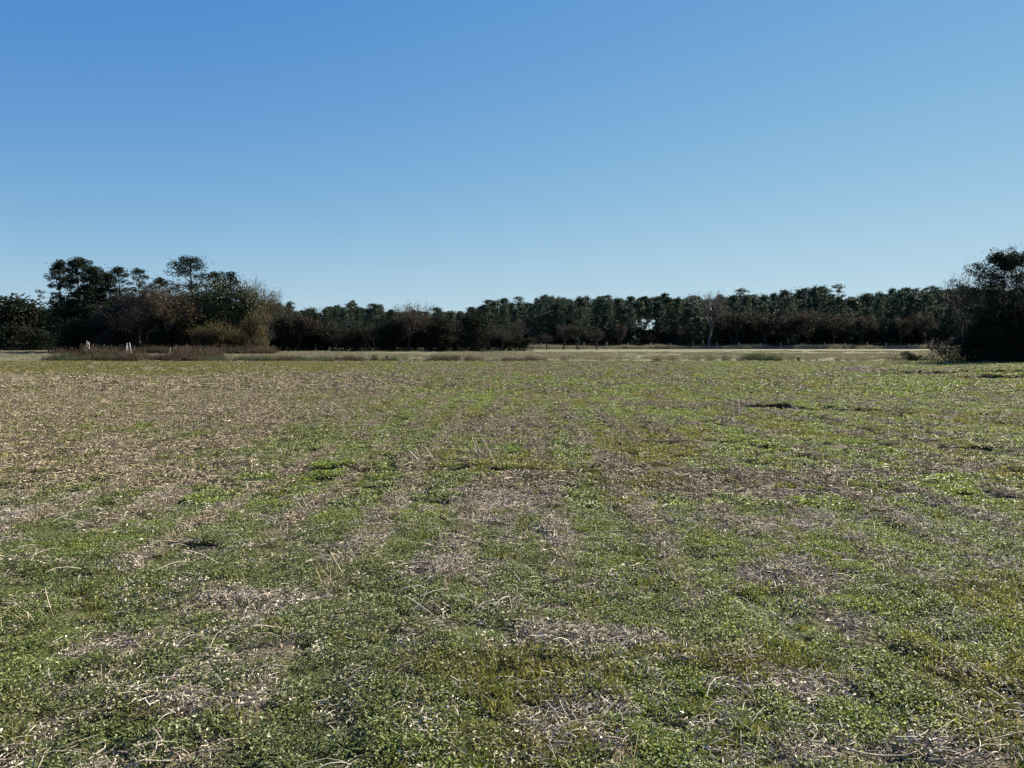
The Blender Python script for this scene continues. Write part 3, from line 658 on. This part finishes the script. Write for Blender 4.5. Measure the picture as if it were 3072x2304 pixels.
LB1 = ['round russet hardwood directly right of the tall leafless tree', 'second russet hardwood right of the tall leafless tree', 'narrow russet hardwood third right of the tall leafless tree', 'broad russet hardwood left of the ones under the lone flat-topped pine',
       'wide russet hardwood just left below the lone flat-topped pine', 'russet hardwood just right below the lone flat-topped pine', 'small low brown tree between the pale snaggy gap and the hedge row end', 'last brown hardwood before the dark thicket at the right',
       'low brown tree left of the tall leafless tree', 'thin brown tree half hidden left of the black thicket']
ORD = ['first', 'second', 'third', 'fourth', 'fifth', 'sixth', 'seventh', 'eighth', 'ninth', 'tenth', 'eleventh', 'twelfth', 'thirteenth', 'fourteenth', 'fifteenth', 'sixteenth']
OPENP = [meshes(pine_meshes(19, .58, 3.4, 395+i, nb=22, pads=4, leaf=.5, per=26, flat=.4, open_=.25), M['bark'], M['pinefar'], 'p') for i in range(3)]
for i, (px, py, Y, lb) in enumerate([(872, 905, 300, 'small crowned pine rising highest just right of the left tree group'), (1052, 908, 300, 'flat-crowned pine rising above the hedge row left of the reddish tree'), (1465, 898, 292, 'open crowned pine where the wood begins to rise right of the hedge row'),
        (1556, 890, 290, 'open crowned pine above the right end of the hedge row'), (1642, 886, 250, 'open crowned pine above the first fence posts'), (1822, 884, 250, 'open crowned pine left of the sky gap between trunks'),
        (2222, 866, 252, 'broad open crowned pine just right of the tall leafless tree'), (2438, 868, 252, 'open crowned pine first left of the lone flat-topped pine'), (2470, 866, 256, 'open crowned pine nearest left of the lone flat-topped pine'),
        (2745, 866, 252, 'open crowned pine far right of the lone pine'), (2790, 857, 252, 'broad open crowned pine highest near the dark thicket')]):
    tree('pine_tree', OPENP[i % 3], at_dist(px, Y), Y, top_height(py, Y), 19, lb, None, wide=random.uniform(.8, 1.15))
# hardwoods in front of the far wood, right part
def hw(px, py, Y, ms, label, wide=1.0, group=None, Href=10, kind='hardwood_tree'):
    return tree(kind, ms, at_dist(px, Y), Y, top_height(py, Y), Href, label, group, wide=wide)
BARE = meshes(hardwood_meshes(13, 1.0, 400, leaf=.2, nleaf=900, depth=5, clump=.5), M['palebark'], M['greytwig'], 'h')
hw(2125, 872, 226, BARE, 'tall leafless tree with pale forked limbs before the far pine wood', Href=13)
for i, (px, py, wd) in enumerate([(2200, 928, 1.3), (2295, 935, 1.1), (2360, 938, 1.2), (2425, 930, 1.2), (2490, 932, 1.2), (2580, 945, 1.0), (1860, 968, .8), (2700, 948, .9), (2035, 985, .9), (2775, 930, .8)]):
    hw(px, py, 224+random.uniform(-2, 3), HARD[i % 5], LB1[i], wd, 'brown hardwoods before the far pine wood')
for i, (px, py, wd) in enumerate([(1560, 950, .9), (1640, 1000, 1.2), (1600, 1010, 1.2), (1690, 972, 1.1), (1735, 975, 1.2), (1790, 985, 1.0)]):
    hw(px, py, 196+random.uniform(-3, 5), (HARDG+HARD)[i], ['tallest grey brown tree where the hedge row ends at the fence', 'low grey tree between the hedge row end and the first fence posts', 'low grey tree touching the right end of the hedge row', 'dark leaning tree by the second fence post', 'brown small tree between the second and fourth fence posts', 'brown small tree just left of the fifth fence post'][i], wd, 'small trees where the far fence begins')
# dark hedge trees left of centre
lst = [(790, 965, 1.2), (850, 950, 1.1), (895, 935, 1.1), (935, 922, 1.1), (980, 958, 1.2), (1030, 962, 1.1), (1075, 972, 1.2), (1125, 968, 1.2), (1180, 945, 1.1), (1225, 935, 1.0), (1275, 935, 1.1), (1320, 940, 1.1), (1365, 962, 1.1), (1420, 938, 1.2), (1470, 962, 1.2), (1505, 985, 1.1), (815, 990, 1.1), (1010, 1000, 1.3), (1150, 1000, 1.3), (1340, 1000, 1.3)]
for i, (px, py, wd) in enumerate(lst):
    hw(px, py, 149+random.uniform(-2, 6), (HARD+HARDG)[i % 9] if i % 5 not in (1, 3) else EVG[i % 3], ('dark brown hedge tree, '+ORD[i]+' from the left in the far hedge row') if i < 16 else ['low tree in front of the hedge row beside the left group', 'low spreading tree before the left half of the hedge row', 'low spreading tree before the middle of the hedge row', 'low spreading tree before the right half of the hedge row'][i-16], wd*1.15, 'dark hedge trees along the far field edge', Href=10 if i % 5 not in (1, 3) else 9)
for i in range(26):
    px = 740+i*33+random.uniform(-10, 10)
    hw(px, random.uniform(985, 1015), 153+random.uniform(0, 4), BUSH[i % 4], 'low dark bush under the hedge trees at the far field edge', 1.3, 'dark bushes under the hedge trees', 6, 'bush')
RED = meshes(hardwood_meshes(12, 1.0, 410, leaf=.22, nleaf=1300, depth=5, clump=.4), M['greybark'], M['russet'], 'h')
hw(1245, 903, 156, RED, 'thin reddish half-leafless tree rising above the dark hedge row', Href=12)
# far left
for i, (px, py, Y, wd) in enumerate([(30, 890, 176, 1.35), (75, 905, 182, 1.2), (115, 932, 184, 1.2), (-45, 900, 178, 1.3), (150, 950, 205, 1.1), (60, 975, 172, 1.3), (120, 985, 174, 1.2)]):
    lab = ['rounded dark green tree at the far left edge', 'dark green tree right of the rounded one at the far left', 'lower dark green tree sloping down toward the tall pine at the left', 'dark green tree cut by the left frame edge',
           'distant blue green tree seen left of the tall pine trunk', 'low dark bush in front of the far left trees', 'small bush at the right foot of the far left trees'][i]
    hw(px, py, Y, BUSH[i % 4], lab, wd, None, 6, 'evergreen_tree' if i < 5 else 'bush')

# left tree group --------------------------------------------------
LP = lambda *a, **k: meshes(pine_meshes(*a, **{**k, 'flat': .7, 'leaf': .30, 'per': int(k['per']*1.35)}), M['bark'], M['pine'], 'p')
def left_pine(px, py, Y, ms, Href, label, wide=1.0, rz=0):
    return tree('pine_tree', ms, at_dist(px, Y), Y, top_height(py, Y), Href, label, None, rz, wide)
left_pine(183, 783, 128, LP(17, .33, 2.9, 501, nb=46, pads=5, leaf=.34, per=40, open_=.15, lean=.004, small=.8), 17, 'leftmost tall pine of the left group with bare lower trunk and ragged left side', 1.0, 1)
left_pine(235, 777, 131, LP(17, .42, 3.4, 502, nb=48, pads=5, leaf=.34, per=46, small=.8), 17, 'dense tall pine second from the left in the left tree group', 1.0, 2)
left_pine(283, 800, 129, LP(16, .36, 3.2, 503, nb=48, pads=5, leaf=.34, per=46, small=.8), 16, 'dark pine third from the left in the left tree group', 1.0, 3)
left_pine(325, 820, 132, LP(15, .30, 3.2, 504, nb=46, pads=5, leaf=.34, per=46, small=.8), 15, 'lower dark pine left of the two thin pines', 1.0, 4)
left_pine(378, 800, 134, LP(16, .62, 2.3, 505, nb=26, pads=4, leaf=.32, per=38, open_=.3, small=1.05), 16, 'thin open-crowned pine standing behind the left group, left of a pair', 1.0, 5)
left_pine(420, 806, 135, LP(16, .62, 2.2, 506, nb=24, pads=4, leaf=.32, per=36, open_=.35, small=1.05), 16, 'thin open-crowned pine, right one of the pair in the left group', 1.0, 6)
left_pine(486, 833, 132, LP(14, .55, 2.6, 507, nb=30, pads=4, leaf=.34, per=26), 14, 'low round-topped pine between the thin pair and the tallest pine', 1.0, 7)
left_pine(578, 771, 127, LP(17.5, .45, 4.1, 508, nb=42, pads=5, leaf=.34, per=46, open_=.35, lean=.003, small=.95), 17.5, 'tallest pine of the left group with a broad open crown', 1.38, 8)
left_pine(655, 815, 132, LP(15, .5, 2.6, 509, nb=30, pads=4, leaf=.34, per=24), 15, 'pine whose top shows just right of the tallest pine', 1.0, 9)
left_pine(700, 814, 124, LP(14.5, .5, 2.4, 510, nb=28, pads=4, leaf=.34, per=24), 14.5, 'small-topped pine above the olive evergreen in the left group', 1.0, 10)
DK = [meshes(bush_meshes(12, 4.4, 570+i, leaf=.32, nleaf=9000, lumps=22, low=.0), M['greybark'], M['pine'], 'b') for i in range(2)]
OL = [meshes(bush_meshes(12, 4.6, 520+i, leaf=.34, nleaf=9000, lumps=20, low=.0), M['greybark'], M['olive'], 'b') for i in range(2)]
for px, py, wd, k_, lb in [(215, 880, 1.0, 0, 'dense dark crown filling in behind the leftmost pine'), (275, 870, 1.1, 1, 'dense dark crown low behind the second and third pines'), (340, 868, 1.0, 0, 'dense dark crown left below the thin pines'), (420, 890, 1.0, 1, 'dense dark crown behind the grey thicket'),
                            (540, 868, .9, 0, 'dense dark crown left behind the tallest pine trunk'), (610, 858, 1.0, 1, 'dense dark crown right behind the tallest pine trunk')]:
    hw(px, py, 137, DK[k_], lb, wd, None, 12, 'evergreen_tree')
hw(668, 828, 126, OL[0], 'broad olive green evergreen right of the tallest pine', .95, None, 12, 'evergreen_tree')
hw(738, 860, 127, OL[1], 'olive green evergreen on the right side of the left group', .72, None, 12, 'evergreen_tree')
hw(610, 905, 124, OL[1], 'lower olive evergreen beneath the tallest pine', .9, None, 12, 'evergreen_tree')
hw(500, 905, 124, OL[0], 'olive green evergreen below the round-topped pine', .8, None, 12, 'evergreen_tree')
hw(330, 915, 126, OL[1], 'dim green evergreen under the dark pines', .8, None, 12, 'evergreen_tree')
RU = [meshes(hardwood_meshes(12, 1.0, 530+i, leaf=.26, nleaf=3600, depth=5, clump=.35, stem=2), M['greybark'], M['rust'], 'h') for i in range(3)]
GT = [meshes(hardwood_meshes(11, 1.1, 540+i, leaf=.26, nleaf=6500, depth=5, clump=.45, stem=3), M['greybark'], M['greytwig'], 'h') for i in range(3)]
OC = [meshes(bush_meshes(9, 3.4, 550+i, leaf=.28, nleaf=6500, lumps=16, low=.0), M['greybark'], M['ochre'], 'b') for i in range(3)]
hw(500, 850, 118.5, RU[0], 'rust brown tree between the thin pines and the tallest pine', .9, None, 12)
hw(762, 832, 130, meshes(hardwood_meshes(13, 1.15, 560, leaf=.2, nleaf=1500, depth=5, clump=.4), M['palebark'], M['russet'], 'h'), 'pale twigged half-leafless tree at the right end of the left group', 1.0, None, 13)
hw(800, 880, 128, RU[1], 'lower brown twiggy tree at the right foot of the left group', .8, None, 12)
hw(430, 852, 127, GT[0], 'grey leafless tree below the thin pair of pines', .9, None, 11)
hw(395, 900, 122, GT[1], 'grey twiggy thicket tree in the middle of the left group', 1.2, None, 11)
hw(455, 915, 121, GT[2], 'grey twiggy tree right of the middle thicket in the left group', 1.2, None, 11)
hw(240, 945, 123, EVG[0], 'dark evergreen at the foot of the left pines', 1.2, None, 9)
hw(345, 940, 121, EVG[1], 'dark evergreen before the lower trunks of the left pines', 1.3, None, 9)
hw(300, 965, 122, BUSH[1], 'dark green bush in front of the left pines', 1.2, None, 6, 'bush')
hw(205, 995, 121, BUSH[2], 'black green bush by the leftmost pine trunk', 1.0, None, 6, 'bush')
hw(525, 975, 119, BUSH[3], 'mid green bush left of the ochre thicket', 1.1, None, 6, 'bush')
hw(480, 990, 118, BUSH[0], 'low green bush by the foot of the rust brown tree', 1.1, None, 6, 'bush')
for px, py, wd, lb in [(560, 885, .8, 'tall ochre leaved tree below the tallest pine'), (605, 975, 1.0, 'ochre leaved bush left in the yellow brown thicket'), (655, 955, 1.1, 'ochre leaved bush in the middle of the yellow brown thicket'),
                       (700, 975, 1.0, 'ochre leaved bush right in the yellow brown thicket'), (765, 915, .8, 'ochre leaved tree near the right end of the left group'), (735, 985, .9, 'brown bush low at the right of the left group')]:
    hw(px, py, 119+random.uniform(-2, 2), OC[random.randrange(3)], lb, wd, None, 9, 'ochre_bush')
hw(800, 985, 128, HARDG[1], 'grey brown small tree at the right end of the left group', 1.2, None, 10)
hw(350, 985, 119, GT[2], 'grey brush at the front of the left group', 1.3, None, 11)

# right tree group -------------------------------------------------
RP = meshes(pine_meshes(9.5, .30, 3.7, 601, nb=78, pads=6, leaf=.16, per=80, flat=.8, open_=.10, small=.46), M['bark'], M['pine'], 'p')
tree('pine_tree', RP, at_dist(3005, 64), 64, top_height(767, 64), 9.5, 'dark dense pine at the right edge of the field', None, 1.0, 1.05)
RB = [meshes(bush_meshes(5.5, 2.9, 610+i, leaf=.14, nleaf=16000, lumps=28, low=0), M['greybark'], M['cedar'], 'b') for i in range(3)]
for px, py, Y, k, wd, lb in [(2972, 925, 64.5, 0, .75, 'black leafy thicket left of the dark pine trunk'), (3010, 905, 65.5, 1, .9, 'black leafy thicket behind the dark pine'), (3090, 880, 64.5, 2, 1, 'black leafy thicket at the right frame edge'),
                             (2912, 985, 63.5, 2, .8, 'low leafy thicket at the left foot of the dark pine'), (3180, 890, 66, 0, 1, 'dark thicket beyond the right frame edge'), (2980, 980, 62.5, 1, .9, 'low dark thicket in front of the dark pine trunk'), (3060, 985, 62.5, 0, .9, 'low dark thicket in front at the right frame edge')]:
    hw(px, py, Y, RB[k], lb, wd, None, 5.5, 'thicket')
BR = [meshes(hardwood_meshes(8, 1.25, 620+i, nleaf=0, depth=6, stem=2), M['greybark'], M['greytwig'], 'h') for i in range(2)]
hw(3085, 722, 70, BR[0], 'leafless grey tree rising behind the dark pine at the right edge', .6, None, 8)
hw(2890, 818, 80, BR[1], 'leafless fine-twigged tree left of the dark pine', .6, None, 8)
hw(2850, 1010, 64, meshes(bush_meshes(1.6, 1.3, 630, leaf=.09, nleaf=2600, lumps=10, low=0), M['greybark'], M['greytwig'], 'b'), 'grey green twiggy bush at the left foot of the dark thicket', 1.15, None, 1.6, 'bush')
SB = meshes(bush_meshes(1.4, 1.2, 631, leaf=.09, nleaf=2600, lumps=10, low=0), M['greybark'], M['cedar'], 'b')
hw(2722, 1052, 66, SB, 'dark rounded bush standing alone in the ditch weeds', 1.0, None, 1.4, 'bush')
hw(2752, 1064, 66, SB, 'lower dark bush right beside the lone rounded bush', 1.1, None, 1.4, 'bush')
hw(2397, 1068, 67, SB, 'tiny dark bush among the ditch weeds on the right', .5, None, 1.4, 'bush')
TW = meshes(bush_meshes(1.3, .8, 632, leaf=.10, nleaf=900, lumps=9, low=0), M['greybark'], M['drytall'], 'b')
hw(1122, 1058, 68, TW, 'tall dark weed clump in the ditch strip left of centre', .8, None, 1.3, 'weed_clump')
hw(1158, 1061, 68, TW, 'brown weed clump right of the tall dark one in the ditch strip', .9, None, 1.3, 'weed_clump')

# dead snags before the left group
def snag(px, py, Y, rad, lean, label):
    t = empty('dead_trunk', (at_dist(px, Y), Y, float(height(np.array([0.]), np.array([Y]))[0])-.05), 0, label, 'dead trunk'); H = top_height(py, Y)
    mb = MB(); mb.tube([(0, 0, 0), (lean*.4, 0, H*.5), (lean, .05, H*.93), (lean*1.05, .05, H)], np.array([rad*1.2, rad, rad*.8, rad*.25]), 7); mb.build('trunk', M['post'], t, True)
    mb = MB(); mb.tube([(lean*.35, 0, H*.45), (lean*.3+.25, .1, H*.62), (lean*.3+.32, .1, H*.72)], [rad*.4, rad*.3, rad*.15], 5); mb.build('limb', M['post'], t, True)
snag(258, 1020, 74, .055, .05, 'thin pale dead trunk, left one of the close pair before the left trees')
snag(268, 1024, 74, .085, -.1, 'thicker pale dead trunk, right one of the close pair before the left trees')
snag(376, 1027, 74, .06, .12, 'pale dead trunk left in the cluster of leaning snags')
snag(384, 1034, 75, .05, -.1, 'short pale dead trunk in the middle of the leaning snags')
snag(394, 1026, 74, .07, -.2, 'pale dead trunk right in the cluster of leaning snags')
snag(507, 1040, 74, .04, .1, 'short thin dead trunk right of the snag cluster')

# ------------------------------------------------------------------ far fence
fx = [1560, 1623, 1692, 1752, 1820, 1884, 1952, 2012, 2080, 2150, 2217, 2280, 2342, 2405, 2473, 2535, 2601, 2658, 2728, 2790, 2852]
f0 = (at_dist(fx[0], 215), 215)
fe = empty('post_fence', (f0[0], f0[1], 0), 0, 'row of weathered wooden fence posts along the far field edge', 'fence')
pm = MB(); pm.tube([(0, 0, -.2), (0.01, 0, .9), (.02, 0, 1.75), (.02, 0, 1.80)], [.105, .10, .09, .05], 7); pme = pm.mesh('post', M['post'], True)
tops = []
for i, px in enumerate(fx):
    y = 215+random.uniform(-.3, .3); x = at_dist(px, y)
    p = child('post', pme, fe); p.location = (x-f0[0], y-f0[1], random.uniform(-.15, .1)); p.rotation_euler = (R(random.uniform(-3, 3)), R(random.uniform(-4, 4)), random.uniform(0, 6)); tops.append((x-f0[0], y-f0[1]))
for z in (.5, .95, 1.4):
    mb = MB(); mb.tube([(a, b-.1, z) for a, b in tops], .006, 3); mb.build('wire', M['wire'], fe)

# ------------------------------------------------------------------ fallen stalks and branches lying in the field
def gz(x, y): return float(height(np.array([x]), np.array([y]))[0])
def fallen(name, px, py, length, ang, rad, label, cat, seed, m='stalk', forks=2, lift=.03, bend=.15):
    x, y = on_ground(px, py); r = random.Random(seed); t = empty(name, (x, y, gz(x, y)), ang, label, cat)
    n = 8; P = []; dy = 0
    for i in range(n):
        s = i/(n-1)-.5; dy += r.uniform(-1, 1)*bend*length/n; P.append((s*length, dy, lift+.012*math.sin(i*1.3+seed)+rad))
    mb = MB(); mb.tube(P, np.linspace(rad, rad*.45, n), 6); mb.build('stem', M[m], t, True)
    for f in range(forks):
        i = r.randrange(1, n-2); a = r.choice((-1, 1))*r.uniform(.5, 1.1); l = length*r.uniform(.2, .42); p = P[i]
        Q = [p, (p[0]+math.cos(a)*l*.5, p[1]+math.sin(a)*l*.5, p[2]+r.uniform(-.01, .04)), (p[0]+math.cos(a*.8)*l, p[1]+math.sin(a*.8)*l, p[2]+r.uniform(0, .07))]
        mb = MB(); mb.tube(Q, [rad*.65, rad*.5, rad*.22], 5); mb.build('side_branch', M[m], t, True)
    return t
fallen('fallen_branch', 1520, 1213, .62, .12*-1, .028, 'short dark branch lying between the stubble rows in mid field', 'branch', 1, 'darkwood', 0, .01, .03)
F = [(1580, 2072, .34, .02, .0065, 'bleached stalk lying flat below the yellow grass strip near the centre'), (2905, 2235, .62, .12, .0075, 'long bleached forked stalk near the lower right corner'),
     (2750, 2285, .55, -.05, .0080, 'thick bleached stalk at the bottom edge on the right'), (2960, 2290, .5, .2, .007, 'bleached stalk at the bottom right corner'),
     (2840, 2262, .45, .45, .006, 'slanting pale stalk in the lower right heap'), (2960, 2190, .32, -.6, .006, 'crooked pale stalk above the lower right heap'),
     (480, 2270, .36, -.9, .0075, 'leaning pale stalk near the bottom edge left of centre'), (560, 2285, .42, .5, .0065, 'forked pale stalk at the bottom edge left of centre'),
     (620, 2262, .30, -1.0, .0065, 'short pale stalk right of the forked one at the bottom edge'), (130, 2275, .4, .1, .006, 'pale stalk at the bottom left corner'),
     (150, 2065, .34, .05, .0065, 'knobbly pale stalk at the left edge in the foreground'), (520, 2058, .30, .15, .006, 'bent pale stalk in the left foreground'),
     (720, 2040, .16, .7, .0065, 'short whitish forked stalk in the left foreground'), (690, 2090, .22, -1.2, .005, 'thin slanting pale stalk below the whitish forked one'),
     (1760, 1980, .50, .15, .006, 'curved pale stalk crossing the straw heap right of centre'), (1300, 2250, .42, -.6, .006, 'pale forked stalk near the bottom edge left of centre line'),
     (2480, 1985, .40, .1, .005, 'thin arched pale stalk in the right foreground'), (2610, 2040, .35, .5, .005, 'thin pale stalk right of the arched one'),
     (1230, 2155, .22, .6, .005, 'small forked twig in the centre foreground'), (2860, 1975, .3, .9, .005, 'thin pale stalk below the straw heap at the right'),
     (860, 1565, .5, .15, .007, 'pale fallen stalk with upright twig in the left middle ground'), (1560, 1350, .55, -.1, .008, 'pale fallen stalks across a stubble row near the centre')]
for i, (px, py, l, a, rd, lb) in enumerate(F): fallen('fallen_stalk', px, py, l, a, rd*.62, lb, 'stalk', 50+i, forks=1+i % 3, lift=.028, bend=.35)
# taller pale weed tufts standing out of the field
def tuft(px, py, h, label, seed, n=14):
    x, y = on_ground(px, py); mb = stub_clump(n, .08, h, .0055 if y < 12 else .008, seed, .22)
    o = mb.build('dry_tuft', M['straw']); o.location = (x, y, gz(x, y)); tag(o, label, 'weed tuft')
tuft(2218, 1250, .42, 'tall pale weed tuft standing right of centre in mid field', 1, 18); tuft(2180, 1275, .36, 'pale weed tuft just below left of the tallest one', 2)
tuft(2690, 1255, .35, 'pinkish dry weed tuft at the right in mid field', 3, 16); tuft(1455, 1395, .30, 'thick upright stubble tuft left of the centre row', 4, 22)
tuft(1300, 1395, .26, 'upright stubble tuft at the left row above the dark rut', 5, 20); tuft(2008, 1290, .40, 'thin tall weed stalks right of centre', 6, 4)
tuft(1635, 1350, .26, 'upright stubble tuft in the row right of centre', 7, 20); tuft(950, 1540, .22, 'white spiky tuft in the left middle ground', 8, 14)
